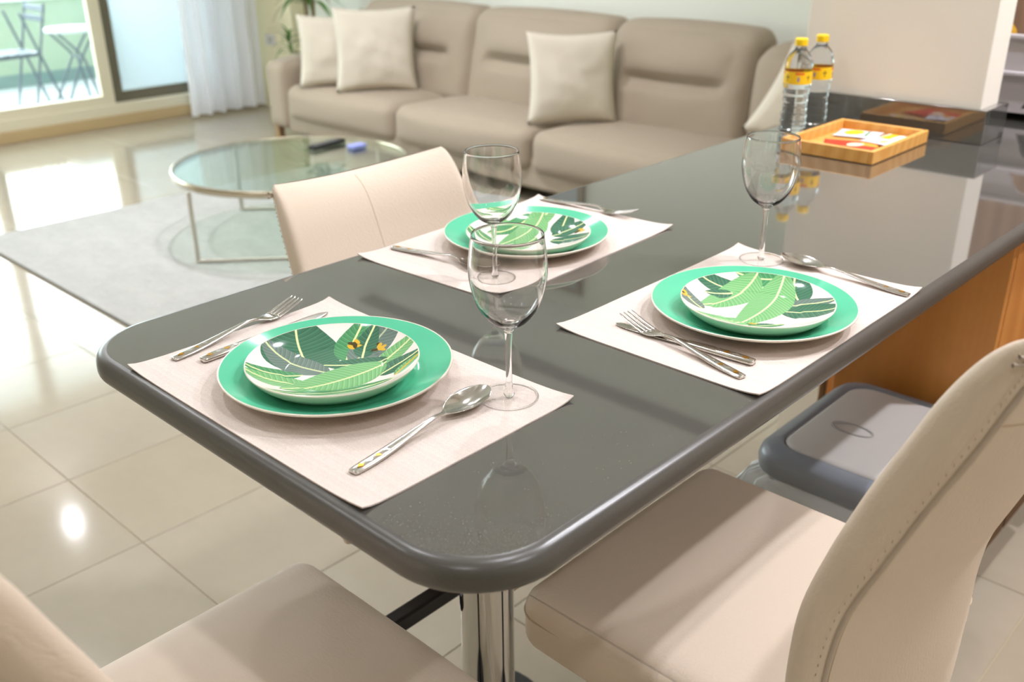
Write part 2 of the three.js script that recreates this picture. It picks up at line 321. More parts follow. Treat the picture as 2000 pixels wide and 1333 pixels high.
// ---------------------------------------------------------------- upholstered stools
function stool(label, pos, turn, drop = 0) {
  const t = thing('bar_stool', label, 'stool', pos, turn, 'padded beige stools around the counter');
  const H = .722 - drop;
  // faces local -z; seat
  const seat = mesh('seat', puff(.445, .098, .43, .032, [.004, .010, .004], (o) => [o[0], o[1] + H - .049, o[2] - .02], 20), hide, t);
  const loop = [], rr0 = rrect(.4462, .4312, .0325, 8);
  rr0.forEach((a, k) => { const b = rr0[(k + 1) % rr0.length]; loop.push([a[0], H - .036, a[1] - .02]); if (Math.hypot(a[0] - b[0], a[1] - b[1]) > .1) for (let m = 1; m < 30; m++) loop.push([a[0] + (b[0] - a[0]) * m / 30, H - .036, a[1] + (b[1] - a[1]) * m / 30 - .02]); });
  mesh('piping', tube(loop.filter((p, k) => !k || Math.hypot(p[0] - loop[k - 1][0], p[2] - loop[k - 1][2]) > 1e-4), .0017, 220, 5, true), hideSeam, seat);
  // backrest: stations [y, z of outer face, thickness, width]
  const st = [[.575, .155, .026, .42], [.60, .160, .028, .432], [.66, .166, .029, .442], [.76, .168, .030, .444], [.83, .168, .033, .442], [.90, .176, .039, .438], [.97, .198, .046, .430], [1.04, .222, .049, .420], [1.10, .246, .049, .412], [1.15, .264, .046, .405], [1.18, .274, .037, .398], [1.195, .276, .022, .39], [1.201, .271, .003, .378]].map(([y, z, a, b]) => [y - drop, z, a, b]);
  const curve = new THREE.CatmullRomCurve3(st.map(([y, z, th]) => V(th, y, z))), wc = new THREE.CatmullRomCurve3(st.map(([y, z, th, w]) => V(w, y, z)));
  const N = 60, loops = [];
  const bend = (x) => .058 * (1 - (x / .215) ** 2);                   // the back wraps: its middle lies further back than its edges
  const station = (u) => { const c = curve.getPoint(u); return { y: c.y, z: c.z, th: Math.max(.0025, c.x), w: wc.getPoint(u).x }; };
  const rise = (x, u) => .022 * Math.max(0, u - .55) / .45 * (x / .2) ** 2;
  const pad = (x, w, side, th) => side * (side > 0 ? .006 : .008) * Math.max(0, 1 - (x / (w / 2)) ** 2) * Math.min(1, th / .04);
  const surf = (x, u, side, off = 0) => { const q = station(u); return [x, q.y + rise(x, u), q.z - q.th / 2 + side * (q.th / 2 + off) + bend(x) + pad(x, q.w, side, q.th)]; };
  for (let i = 0; i <= N; i++) {
    const u = i / N, q = station(u), loop = rrect(q.w, q.th, Math.min(.019, q.th * .46), 5), dens = [];
    for (let k = 0; k < loop.length; k++) {                            // densify the long sides
      const a = loop[k], b = loop[(k + 1) % loop.length]; dens.push(a);
      if (Math.abs(a[0] - b[0]) > .1) for (let m = 1; m < 12; m++) dens.push([a[0] + (b[0] - a[0]) * m / 12, a[1] + (b[1] - a[1]) * m / 12]);
    }
    loops.push(dens.map(([x, z]) => [x, q.y + rise(x, u), q.z - q.th / 2 + z + bend(x) + pad(x, q.w, Math.sign(z), q.th)]));
  }
  const back = mesh('backrest', flipFaces(loft(loops, { capB: false })), hide, t);
  const U = 52 / N, line = (fn, a, b, n = 40) => Array.from({ length: n + 1 }, (_, k) => fn(a + (b - a) * k / n));
  for (const s of [-1, 1]) {
    const ex = (u) => s * (station(u).w / 2 - .016);
    mesh('welt', tube(line((u) => surf(ex(u), u, 1, .0005), 0, U), .0032, 70, 7), hide, back);
    mesh('seam', tube(line((u) => surf(ex(u) - s * .0045, u, 1, -.0001), 0, U), .0011, 70, 5), hideSeam, back);
    const st2 = line((u) => surf(ex(u) + s * .0085, u, 1, 0), .02, U, 60).map(([x, y, z]) => new THREE.BoxGeometry(.001, .0028, .001).translate(x, y, z - .0012));
    mesh('stitches', merge(st2), std(0xc4b49b, .8), back);
    const g = [];                                                      // small gathers where the welt ends under the crest
    for (let k = 0; k < 6; k++) { const a = (-.05 + k * .22) * Math.PI, fx = (r) => ex(U) + .024 * r * Math.cos(a), fu = (r) => U + .05 * r * Math.sin(a); g.push(tube([0, .5, 1].map((r) => surf(fx(r), Math.min(.97, fu(r)), 1, -.0002 - .0014 * r)), .0017, 8, 6)); }
    mesh('gather', merge(g), hide, back);
  }
  mesh('seam', tube(line((r) => surf(r * .19, 43 / N - .012 * (1 - r * r), 1, -.0003), -1, 1), .001, 40, 5), hideSeam, back);
  mesh('stitching', tube(line((u) => surf(0, u, -1, -.0002), .42, .93), .0008, 40, 5), hideSeam, back);
  mesh('column', lathe([[0, .016], [.028, .016], [.028, .40], [.022, .41], [.022, H - .1], [.07, H - .099], [.07, H - .09], [0, H - .09]], 24), blackMetal, t);
  mesh('base', lathe([[0, 0], [.12, 0], [.125, .004], [.12, .01], [.05, .018], [0, .018]], 40), blackMetal, t);
  mesh('footrest', merge(box(-.34, .34, .455, .485, -.111, -.081, .006, 2), box(-.015, .015, .456, .484, -.09, .0, .006, 2)), blackMetal, t);
  return t;
}
stool('padded beige stool tucked under the near right side of the counter beside the bin', [.955, 0, -.46], 0);
stool('padded beige stool at the rounded end of the counter, lower left corner', [.362, 0, -.747], -Math.PI / 2);
stool('padded beige stool on the far side of the counter facing the viewer', [1.06, 0, -1.09], Math.PI, .112);

// ---------------------------------------------------------------- place settings
const matGeo = (lx, lz, k) => {                          // thin vinyl sheet with slightly lifted corners
  const n = 30, top = [], lift = (u, v) => .0016 * Math.pow(Math.abs(u), 12) * Math.pow(Math.abs(v), 8) * 3 + .0006 * Math.max(0, noise.noise(u * 3 + k, v * 2, k));
  for (let i = 0; i <= n; i++) { const r = []; for (let j = 0; j <= n; j++) { const u = -1 + 2 * j / n, v = -1 + 2 * i / n; r.push([lx / 2 * u, .0016 + lift(u, v), lz / 2 * v]); } top.push(r); }
  const g = flipFaces(loft(top, { closed: false, capA: false, capB: false })), b = loft(top.map((r) => r.map(([x, y, z]) => [x, y - .0016, z])), { closed: false, capA: false, capB: false });
  const edge = []; for (let j = 0; j <= n; j++) edge.push(top[0][j]); for (let i = 1; i <= n; i++) edge.push(top[i][n]); for (let j = n - 1; j >= 0; j--) edge.push(top[n][j]); for (let i = n - 1; i > 0; i--) edge.push(top[i][0]);
  const sd = loft([edge, edge.map(([x, y, z]) => [x, y - .0016, z])], { capA: false, capB: false, hard: true });
  return merge(metricUV(g), metricUV(b), sd);
};
const mats = [['under the near place setting at the rounded end', .442, -1.061, .30, .45, 0], ['under the right place setting by the counter edge', .884, -.7605, .45, .30, 0], ['under the far place setting in front of the facing stool', .8853, -1.1785, .45, .30, .04]];
mats.forEach(([where, x, z, lx, lz, a], k) => {
  const m = mesh('placemat', matGeo(lx, lz, k * 3.7), vinyl, scene);
  m.position.set(x + lx / 2 * Math.cos(a) + lz / 2 * Math.sin(a), TOP, z - lx / 2 * Math.sin(a) + lz / 2 * Math.cos(a)); m.rotation.y = a;
  tag(m, `pale pink-beige woven placemat ${where}`, 'placemat', 'woven placemats on the counter');
});

// printed leaves for the small plates: canvas right = image right, up = image up as the sitter's plate lies
const PAL = { l: ['#78b376', '#9ccd8e', '#58985e'], m: ['#4d9160', '#6dab74', '#3b784d'], d: ['#3f6f56', '#578a6b', '#2f5845'], g: ['#6a7d73', '#7f9388', '#556a60'] };
function leaf(c, S, x0, y0, x1, y1, w, kind, rib = '#dfe8a8') {
  const P = (x, y) => [S / 2 * (1 + x), S / 2 * (1 - y)], [fill, light, dk] = PAL[kind];
  const dx = x1 - x0, dy = y1 - y0, L = Math.hypot(dx, dy), nx = -dy / L, ny = dx / L;
  const half = (t) => w / 2 * Math.pow(Math.sin(Math.PI * Math.pow(t, .8)), .7), bow = (t) => .06 * L * Math.sin(Math.PI * t);
  const pt = (t, s) => { const o = s * half(t) + bow(t); return P(x0 + dx * t + nx * o, y0 + dy * t + ny * o); };
  c.beginPath(); for (let i = 0; i <= 40; i++) c.lineTo(...pt(i / 40, 1)); for (let i = 40; i >= 0; i--) c.lineTo(...pt(i / 40, -1)); c.closePath(); c.fillStyle = fill; c.fill();
  c.save(); c.clip();
  const n = Math.round(L * 46);
  for (let i = 1; i < n; i++) for (const s of [1, -1]) {
    const t = i / n; c.beginPath(); c.moveTo(...pt(t, 0)); c.quadraticCurveTo(...pt(Math.min(1, t + .05), s * .5), ...pt(Math.min(1, t + .13), s * 1.05));
    c.strokeStyle = i % 3 ? (i % 3 === 1 ? dk : fill) : light; c.globalAlpha = .6; c.lineWidth = S * (i % 3 ? .0035 : .006); c.stroke();
  }
  c.restore(); c.globalAlpha = 1;
  c.beginPath(); for (let i = 0; i <= 24; i++) c.lineTo(...pt(i / 24 * .97, 0)); c.strokeStyle = rib; c.lineWidth = S * .014; c.lineCap = 'round'; c.stroke();
}
function fruit(c, S, x, y, a, k) {
  for (let i = 0; i < k; i++) { const b = a + i * .7, px = S / 2 * (1 + x + .05 * Math.cos(b) * (i % 2 ? 1 : -.7)), py = S / 2 * (1 - y - .05 * Math.sin(b * 1.3));
    c.beginPath(); c.ellipse(px, py, S * .03, S * .014, b, 0, 7); c.fillStyle = i % 3 ? '#d9b13a' : '#4b3f1e'; c.fill(); }
}
const art = [(c, S) => {
  leaf(c, S, -.20, -.05, -.62, 1.05, .95, 'd'); leaf(c, S, -.05, -.1, -.95, .55, .42, 'g', '#cdd6a4'); leaf(c, S, .12, .2, .28, 1.1, .42, 'm'); leaf(c, S, .2, .15, .75, 1.05, .5, 'g', '#b8c4a0');
  leaf(c, S, .3, .3, .42, .98, .3, 'd'); fruit(c, S, .17, .63, .3, 7); fruit(c, S, .5, .5, 1.1, 6); leaf(c, S, .5, .0, 1.02, .62, .3, 'l'); leaf(c, S, .55, -.25, 1.05, .18, .34, 'd'); leaf(c, S, .75, -.35, 1.05, .1, .16, 'l', '#e0b840');
  leaf(c, S, -.35, -.15, -1.05, -.12, .26, 'm'); leaf(c, S, -.25, -.4, -1.02, -.25, .34, 'l'); leaf(c, S, .62, .2, -.15, .12, .34, 'd'); leaf(c, S, .6, .12, -.52, -.62, .62, 'l'); leaf(c, S, .75, -.45, -.7, -.78, .24, 'm'); leaf(c, S, .8, -.7, -.1, -.98, .2, 'd');
}, (c, S) => {
  leaf(c, S, .1, .55, -.75, .98, .4, 'd'); leaf(c, S, .75, .75, -.05, 1.0, .34, 'm'); leaf(c, S, .25, .95, -.75, .05, .52, 'l'); leaf(c, S, -.2, .55, -.6, .5, .22, 'd'); leaf(c, S, -.75, -.1, -.95, .55, .28, 'g'); leaf(c, S, -.1, -.5, -.98, -.35, .4, 'l');
  fruit(c, S, -.93, .28, .5, 6); leaf(c, S, .62, .1, .75, .8, .46, 'd'); leaf(c, S, .35, .1, 1.05, -.15, .3, 'g'); leaf(c, S, .3, -.1, 1.02, -.5, .5, 'd'); leaf(c, S, .62, .86, -.45, -.6, .56, 'l', '#e4ecb4'); leaf(c, S, -.3, -.75, .2, -.62, .3, 'd'); leaf(c, S, .5, -.98, -.1, -.9, .18, 'm'); fruit(c, S, -.2, -.58, .2, 4);
}, (c, S) => {
  leaf(c, S, -.2, .6, -.8, .9, .3, 'l'); leaf(c, S, .1, .95, -.7, .2, .4, 'm'); leaf(c, S, .0, .6, .55, 1.02, .4, 'l'); leaf(c, S, .55, .1, .75, .85, .4, 'd'); leaf(c, S, .4, .15, 1.05, .35, .42, 'd'); leaf(c, S, .35, -.1, 1.05, -.35, .42, 'd'); leaf(c, S, .3, .95, -.5, -.3, .5, 'l', '#e4ecb4'); leaf(c, S, .2, .1, -.55, -.7, .36, 'l'); leaf(c, S, -.6, -.2, -1, .3, .3, 'm'); leaf(c, S, .4, -.85, -.5, -.8, .24, 'm'); fruit(c, S, .85, .1, .3, 5);
}];
const faces = art.map((draw) => phys(0xffffff, 0.08, { ior: 1.5, map: canvasTex(1024, 1024, (c, S) => { c.fillStyle = '#efe6dc'; c.fillRect(0, 0, S, S); draw(c, S); }) }));
const greenGlaze = phys(0x5cc49b, 0.12, { ior: 1.5 }), creamware = phys(0xe4dccb, 0.25);
const chargerUnder = lathe([[0, .0], [.078, .0], [.080, .0015], [.086, .0035], [.112, .0095], [.1335, .0195], [.1352, .0212], [.1354, .0222], [.1346, .0231], [.1332, .0229]], 96);
const chargerFace = lathe([[.1332, .0229], [.125, .0195], [.112, .0142], [.102, .0108], [.096, .0088], [.09, .0078], [.06, .0072], [0, .007]], 96);
const sideUnder = lathe([[0, .0], [.064, .0], [.068, .001], [.083, .0045], [.0925, .012], [.0985, .0195], [.1, .0215], [.1002, .0225], [.0995, .0233], [.0985, .0232]], 96);
const sideFace = lathe([[.0985, .0232], [.092, .0197], [.080, .0149], [.068, .0117], [.061, .0104], [.0585, .0094], [.056, .0082], [.04, .0074], [0, .0072]], 96);
{ // planar uv on the printed face: canvas right = (x+z), canvas up = (x-z)
  const p = sideFace.attributes.position, uv = sideFace.attributes.uv, q = Math.SQRT1_2 / .0985 / 2;
  for (let i = 0; i < p.count; i++) uv.setXY(i, .5 + (p.getX(i) + p.getZ(i)) * q, .5 + (p.getX(i) - p.getZ(i)) * q);
}
const settings = [['near place setting', .597, -.850, .589, -.846], ['right place setting', 1.089, -.591, 1.080, -.580], ['far place setting', 1.116, -1.027, 1.096, -1.004]];
settings.forEach(([where, x, z, x2, z2], k) => {
  const a = thing('charger_plate', `large green dinner plate on the ${where}`, 'plate', [x, TOP + .0018, z], 0, 'green dinner plates');
  mesh('underside', chargerUnder, creamware, a); mesh('glazed_face', chargerFace, greenGlaze, a);
  const b = thing('side_plate', `smaller plate printed with banana leaves on the green plate of the ${where}`, 'plate', [x2, TOP + .0018 + .0078, z2], 0, 'leaf printed plates');
  mesh('underside', sideUnder, creamware, b); mesh('printed_face', sideFace, faces[k], b);
});
// wine glasses
{
  const sp = (pts, n) => new THREE.SplineCurve(pts.map(([a, b]) => new THREE.Vector2(a, b))).getPoints(n).map((p) => [p.x, p.y]);
  const outer = sp([[.0046, .080], [.0085, .0855], [.0225, .0955], [.0345, .114], [.0412, .138], [.0425, .155], [.0413, .172], [.0386, .192]], 30), inner = sp([[.0378, .1922], [.0405, .172], [.0417, .155], [.0404, .1383], [.0337, .1150], [.0213, .0978], [.009, .092], [0.0001, .0905]], 30);
  const bowlGeo = lathe(outer.slice(2), 72), rimGeo = lathe([[.0378, .1918], [.0388, .1916], [.0389, .1924], [.0384, .1929], [.0378, .1926], [.0378, .1918]], 72);
  const solidBowl = lathe([[0, .0805], ...outer.slice(1), [.0381, .1926], ...inner], 72), edgeGeo = new THREE.TorusGeometry(.0325, .0011, 8, 72).rotateX(Math.PI / 2).translate(0, .0012, 0);
  const stemGeo = lathe([[0, .0006], [.0045, .0008], [.0064, .005], [.0046, .0098], [.0036, .020], [.0034, .045], [.0038, .068], [.0045, .0795], [.0045, .0803], [0, .0803]], 40);
  const footGeo = lathe([[0, 0], [.031, 0], [.0328, .0006], [.0330, .0016], [.030, .0022], [.018, .0034], [.0074, .0046]], 72);
  const sheet = phys(0xffffff, 0, { transmission: 1, thickness: 0, ior: 1.5, side: THREE.DoubleSide });
  const g0 = [['beside the spoon of the near place setting', .697, -.668], ['behind the right place setting', 1.297, -.697], ['in front of the far place setting', .957, -.946]];
  for (const [where, x, z] of g0) {
    const g = thing('wine_glass', `empty clear wine glass ${where}`, 'wine glass', [x, TOP + .0018, z], 0, 'empty wine glasses');
    mesh('bowl', solidBowl, glass, g); mesh('stem', stemGeo, glass, g); mesh('foot_edge', edgeGeo, glass, g); mesh('foot', footGeo, sheet, g);
  }
}
// cutlery: stations [s, half width, y of top, dish depth, thickness]; runs along +x from the handle end
function blade(stations, n = 8, sub = 6) {
  const cv = [0, 1, 2, 3, 4].map((k) => stations.map((s) => s[k])), loops = [], m = (stations.length - 1) * sub;
  const cr = (a, t) => { const i = Math.min(Math.floor(t), a.length - 2), f = t - i, p0 = a[Math.max(0, i - 1)], p1 = a[i], p2 = a[i + 1], p3 = a[Math.min(a.length - 1, i + 2)]; return .5 * (2 * p1 + (p2 - p0) * f + (2 * p0 - 5 * p1 + 4 * p2 - p3) * f * f + (3 * p1 - p0 - 3 * p2 + p3) * f * f * f); };
  for (let i = 0; i <= m; i++) {
    const [s, hw, y, d, th] = cv.map((a) => cr(a, i / sub)), loop = [];
    for (let j = 0; j <= n; j++) { const q = -1 + 2 * j / n, z = q * hw * .995; loop.push([s, y - d * (1 - q * q) - th * .25 * Math.pow(Math.abs(q), 6), z]); }
    for (let j = n; j >= 0; j--) { const q = -1 + 2 * j / n; loop.push([s, y - d * (1 - q * q) - th + th * .25 * Math.pow(Math.abs(q), 6), q * hw]); }
    loops.push(loop);
  }
  return flipFaces(loft(loops));
}
const handleSt = [[0, .0035, .0036, 0, .0028], [.004, .0066, .0038, -.0006, .0032], [.03, .0076, .0044, -.0008, .0033], [.06, .0064, .0062, -.0008, .0032], [.095, .0042, .0094, -.0006, .003], [.118, .0030, .0112, -.0004, .0028], [.135, .0030, .0098, 0, .0026]];
function inlays(parent, yAt, n = 4) { for (let k = 0; k < n; k++) { const s = .012 + k * .0125, g = new THREE.CylinderGeometry(.0042, .0042, .0006, 4); g.scale(1.2, 1, .8); g.translate(s, yAt(s), 0); mesh('inlay', g, k % 2 ? satin : gold, parent); } }
const hy = (s) => .0049 + Math.max(0, s - .03) * .055;
function spoon(label) {
  const t = thing('spoon', label, 'spoon', [0, 0, 0], 0, 'patterned steel spoons');
  const h = mesh('handle', blade(handleSt), steel, t); inlays(h, hy);
  mesh('bowl', blade([[.130, .003, .0102, 0, .0026], [.138, .0045, .0092, .0004, .0022], [.146, .0105, .0092, .0028, .0016], [.160, .0175, .0100, .0062, .0012], [.176, .0202, .0106, .0082, .0012], [.192, .0178, .0112, .0062, .0012], [.203, .0118, .0118, .003, .0012], [.2085, .0062, .0122, .0008, .0012], [.2105, .0012, .0123, 0, .001]], 16, 5), steel, t);
  return t;
}
function fork(label) {
  const t = thing('fork', label, 'fork', [0, 0, 0], 0, 'patterned steel forks');
  const h = mesh('handle', blade(handleSt), steel, t); inlays(h, hy);
  const parts = [blade([[.130, .003, .0100, 0, .0026], [.140, .0055, .0072, 0, .0022], [.150, .0108, .0050, .0008, .002], [.160, .0125, .0046, .0010, .002], [.166, .0127, .0052, .0008, .002]])];
  for (let k = 0; k < 4; k++) { const z = (-1.5 + k) * .0067, g = blade([[.162, .0024, .0048, 0, .002], [.175, .0022, .0072, 0, .0019], [.190, .0019, .0108, 0, .0017], [.203, .0015, .0142, 0, .0013], [.208, .0007, .0156, 0, .0008]], 4, 4); g.translate(0, 0, z); parts.push(g); }
  mesh('tines', merge(parts), steel, t); return t;
}
function knife(label) {
  const t = thing('knife', label, 'knife', [0, 0, 0], 0, 'patterned steel knives');
  const h = mesh('handle', blade([[0, .0035, .0052, 0, .0044], [.004, .0070, .0058, -.0008, .0052], [.03, .0080, .0060, -.001, .0054], [.08, .0066, .0056, -.001, .005], [.092, .0058, .0050, -.0006, .0044]]), steel, t); inlays(h, () => .0068);
  mesh('blade', blade([[.09, .0056, .0046, 0, .0036], [.10, .0076, .0034, 0, .0022], [.14, .0088, .0028, 0, .0016], [.175, .0084, .0024, 0, .0013], [.192, .0056, .0022, 0, .0011], [.199, .0012, .002, 0, .0008]]), steel, t);
  return t;
}
function lay(o, x0, z0, x1, z1, dy = 0, tilt = 0) { o.position.set(x0, TOP + .002 + dy, z0); o.rotation.order = 'YZX'; o.rotation.y = Math.atan2(-(z1 - z0), x1 - x0); o.rotation.z = tilt; }
lay(fork('steel fork left of the near green plate, tines over the dark granite'), .489, -1.037, .703, -1.070);
lay(knife('steel knife half hidden under the rim of the near green plate'), .510, -1.006, .712, -1.021);
lay(spoon('steel spoon beside the foot of the near wine glass'), .475, -.668, .690, -.6905);
lay(fork('steel fork in front of the right green plate, crossing the knife handle side'), .913, -.498, .960, -.722);
lay(knife('steel knife lying along the right green plate beside the fork'), .955, -.508, .943, -.70);
lay(spoon('steel spoon behind the right green plate with its bowl by the glass stem'), 1.296, -.463, 1.318, -.70);
lay(spoon('steel spoon left of the far green plate'), .948, -1.168, .978, -.98);
lay(fork('steel fork behind the far green plate'), 1.322, -1.178, 1.340, -.98);

// ---------------------------------------------------------------- tray, sachets and bottles at the partition
{
  const t = thing('serving_tray', 'square bamboo tray holding sachets beside the water bottles', 'tray', [2.13, TOP, -.9385]);
  const w = .29, d = .213, h = .03, k = .011;
  mesh('base', box(-w / 2 + .002, w / 2 - .002, 0, .008, -d / 2 + .002, d / 2 - .002, .002, 1), bamboo, t);
  for (const s of [-1, 1]) { mesh('rim', box(-w / 2, w / 2, .001, h, s > 0 ? d / 2 - k : -d / 2, s > 0 ? d / 2 : -d / 2 + k, .0025, 2), bamboo, t); mesh('rim', box(s > 0 ? w / 2 - k : -w / 2, s > 0 ? w / 2 : -w / 2 + k, .001, h, -d / 2 + k, d / 2 - k, .0025, 2), bamboo, t); }
  const packet = (name, label, x, z, lx, lz, turn, y, draw) => {
    const g = pillow(1, .09, 0); g.rotateX(-Math.PI / 2); g.translate(0, 0, .5); const p = g.attributes.position, uv = g.attributes.uv;
    for (let i = 0; i < p.count; i++) uv.setXY(i, p.getX(i) + .5, .5 - p.getZ(i));
    g.scale(lx, .075, lz); g.computeBoundingBox(); g.translate(0, -g.boundingBox.min.y, 0);
    const m = mesh(name, g, phys(0xffffff, 0.5, { map: canvasTex(128, 128, draw) }), scene); m.position.set(x, TOP + .0085 + y, z); m.rotation.y = turn; tag(m, label, 'sachet');
  };
  const fill = (c, col, x, y, w2, h2) => { c.fillStyle = col; c.fillRect(x, y, w2, h2); };
  packet('drink_sachet', 'red sachet with an orange corner lying on the bamboo tray', 2.085, -.93, .105, .13, .3, 0, (c) => { fill(c, '#e2391f', 0, 0, 128, 128); fill(c, '#f3a03a', 60, 84, 68, 44); c.fillStyle = '#f6d9b8'; c.beginPath(); c.ellipse(66, 74, 26, 16, .4, 0, 7); c.fill(); });
  packet('tea_sachet', 'white and yellow-green sachet at the middle of the bamboo tray', 2.21, -.97, .085, .105, .2, 0, (c) => { fill(c, '#e6e6ea', 0, 0, 128, 128); c.fillStyle = '#d8d21c'; c.beginPath(); c.ellipse(66, 52, 44, 26, .1, 0, 7); c.fill(); fill(c, '#5a8a5a', 20, 86, 90, 8); });
  packet('sugar_sachet', 'white sachet with a yellow band at the right of the tray', 2.222, -.882, .07, .08, -.12, 0, (c) => { fill(c, '#f1e9e8', 0, 0, 128, 128); fill(c, '#f0b81e', 0, 20, 128, 40); fill(c, '#6b6b78', 14, 92, 96, 6); });
  packet('milk_sachet', 'pale grey sachet with violet print in front of the yellow ones', 2.15, -.888, .06, .08, -.2, .004, (c) => { fill(c, '#e3dfe8', 0, 0, 128, 128); fill(c, '#a79fc0', 22, 40, 80, 10); fill(c, '#e9b27a', 20, 70, 60, 26); });
}
{
  const prof = [[0, 0.004], [.012, .002], [.022, .0], [.028, .002], [.0315, .008]];
  for (let k = 0; k <= 24; k++) { const y = .012 + k * .0042; prof.push([.0315 - .0014 * (1 - Math.cos(k * Math.PI / 2)) - (k > 8 && k < 20 ? .002 * Math.sin((k - 8) / 12 * Math.PI) : 0), y]); }
  prof.push([.0325, .116], [.0328, .118], [.0328, .149], [.0324, .152], [.0322, .162], [.030, .173], [.0245, .184], [.018, .192], [.0135, .197], [.0128, .203], [.0125, .213], [0, .213]);
  const bodyGeo = lathe(prof, 48), capGeo = lathe([[0, .221], [.0125, .221], [.0145, .2195], [.015, .217], [.015, .205], [.0145, .2045], [.0131, .2045], [.0131, .2135], [0, .2135]], 36);
  const labelGeo = new THREE.CylinderGeometry(.03305, .03305, .029, 48, 1, true); labelGeo.translate(0, .1335, 0);
  const water = phys(0xf4f9ff, 0.02, { transmission: 1, thickness: .06, ior: 1.33, attenuationColor: new THREE.Color(0xe8f0fa), attenuationDistance: .6 });
  const lab = phys(0xffffff, 0.4, { map: canvasTex(512, 64, (c) => { c.fillStyle = '#f2c511'; c.fillRect(0, 0, 512, 64); for (let k = 0; k < 4; k++) { const x = 24 + k * 128; c.fillStyle = '#dd6b2a'; c.fillRect(x, 4, 52, 12); c.fillStyle = '#8e7fa8'; c.beginPath(); c.ellipse(x + 20, 38, 7, 14, 0, 0, 7); c.fill(); c.fillStyle = '#6b5a12'; c.fillRect(x + 78, 16, 6, 34); c.fillRect(x + 68, 26, 26, 6); } }) });
  const t = thing('water_bottle', 'full clear water bottle with yellow cap, nearer the wine glass', 'bottle', [2.175, TOP, -1.122], 0, 'yellow capped water bottles');
  mesh('body', bodyGeo, water, t); mesh('cap', capGeo, phys(0xf0c808, 0.4), t); mesh('label', labelGeo, lab, t);
  copyOf(t, 'full clear water bottle with yellow cap, nearer the partition wall', [2.272, TOP, -1.118], 1.2);
}

// ---------------------------------------------------------------- waste bin
{
  const t = thing('waste_bin', 'grey plastic waste bin with slate rim under the counter', 'bin', [1.575, 0, -.555]);
  const ring = (w, d, y, r) => rrect(w, d, r, 6).map(([x, z]) => [x, y * 1.05, z]);
  mesh('body', flipFaces(loft([ring(.29, .25, 0, .04), ring(.30, .26, .01, .045), ring(.36, .315, .56, .05), ring(.36, .315, .575, .05)])), phys(0xa9a9ae, 0.35), t);
  mesh('rim', flipFaces(loft([ring(.372, .327, .566, .055), ring(.392, .347, .57, .06), ring(.396, .351, .59, .06), ring(.388, .343, .603, .058), ring(.368, .323, .612, .05), ring(.33, .285, .616, .045), ring(.322, .277, .612, .042)], { capA: false, capB: false })), phys(0x8f959e, 0.32), t);
  const lid = mesh('lid', flipFaces(loft([ring(.322, .277, .608, .042), ring(.318, .273, .614, .042), ring(.30, .255, .618, .04), ring(.15, .12, .622, .03)])), phys(0xd3cfcb, 0.28), t);
  const h = []; for (let k = 0; k < 24; k++) { const a = k / 24 * Math.PI * 2; h.push([-.035 + .018 * Math.cos(a), .6225 * 1.05, -.055 + .038 * Math.sin(a)]); } mesh('handle', tube(h, .0022, 48, 6, true), phys(0xb0aeac, 0.3), lid);
  const bag = []; for (const [y, o, amp] of [[.598, .002, .003], [.585, .02, .012], [.555, .03, .022], [.52, .02, .02], [.495, .008, .012]]) { const base = rrect(.372 + 2 * o, .327 + 2 * o, .06, 22); bag.push(base.map(([x, z], k) => { const n2 = amp * (noise.noise(k * .55, y * 40, 3) + .5 * noise.noise(k * 1.3, y * 90, 8)), l = Math.hypot(x, z); return [x * (1 + n2 / l), y + .5 * n2, z * (1 + n2 / l)]; })); }
  mesh('liner_bag', loft(bag, { capA: false, capB: false }), phys(0xf4f7f6, 0.5, { transmission: .45, thickness: 0 }), t);
}
// ---------------------------------------------------------------- dish rack in the kitchen
{
  const t = thing('dish_rack', 'grey plastic dish rack on the counter behind the partition', 'dish rack', [2.68, TOP, -.62]);
  const grey = phys(0xbfb9bb, 0.4);
  const arch = (y0, h) => { const s = new THREE.Shape(); s.moveTo(-.36, y0); s.lineTo(.36, y0); s.lineTo(.36, y0 + h); s.lineTo(-.36, y0 + h);
    for (let k = 0; k < 4; k++) { const cx = -.27 + k * .18, q = new THREE.Path(); q.moveTo(cx - .05, y0 + .012); q.lineTo(cx + .05, y0 + .012); q.lineTo(cx + .05, y0 + h - .045); q.absarc(cx, y0 + h - .05, .05 * .7, 0, Math.PI, false); q.lineTo(cx - .05, y0 + .012); s.holes.push(q); }
    const g = new THREE.ExtrudeGeometry(s, { depth: .012, bevelEnabled: false }); g.rotateY(-Math.PI / 2); return metricUV(g); };
  mesh('lower_frame', merge(arch(.02, .09), box(-.012, .0, .0, .02, -.36, -.33), box(-.012, .0, .0, .02, .33, .36)), grey, t);
  mesh('shelf', box(-.03, .3, .11, .122, -.37, .37, .004, 2), grey, t);
  mesh('lower_tray', box(.0, .3, .02, .03, -.36, .36), grey, t);
  mesh('back_frame', box(.29, .3, 0, .12, -.36, .36), grey, t);
  const u = mesh('upper_frame', merge(arch(.122, .075)), grey, t);
  mesh('top_rail', box(-.022, .004, .197, .209, -.37, .37, .004, 2), grey, u);
  const b = thing('sauce_bottle', 'small amber bottle standing at the back of the dish rack', 'bottle', [2.78, TOP + .122, -.86]);
  mesh('body', lathe([[0, 0], [.022, 0], [.024, .004], [.024, .075], [.02, .088], [.009, .1], [.009, .115], [0, .115]], 24), phys(0xb48a2a, .15), b); mesh('cap', lathe([[0, .115], [.011, .115], [.011, .132], [0, .133]], 20), phys(0x3a2c20, .4), b);
}

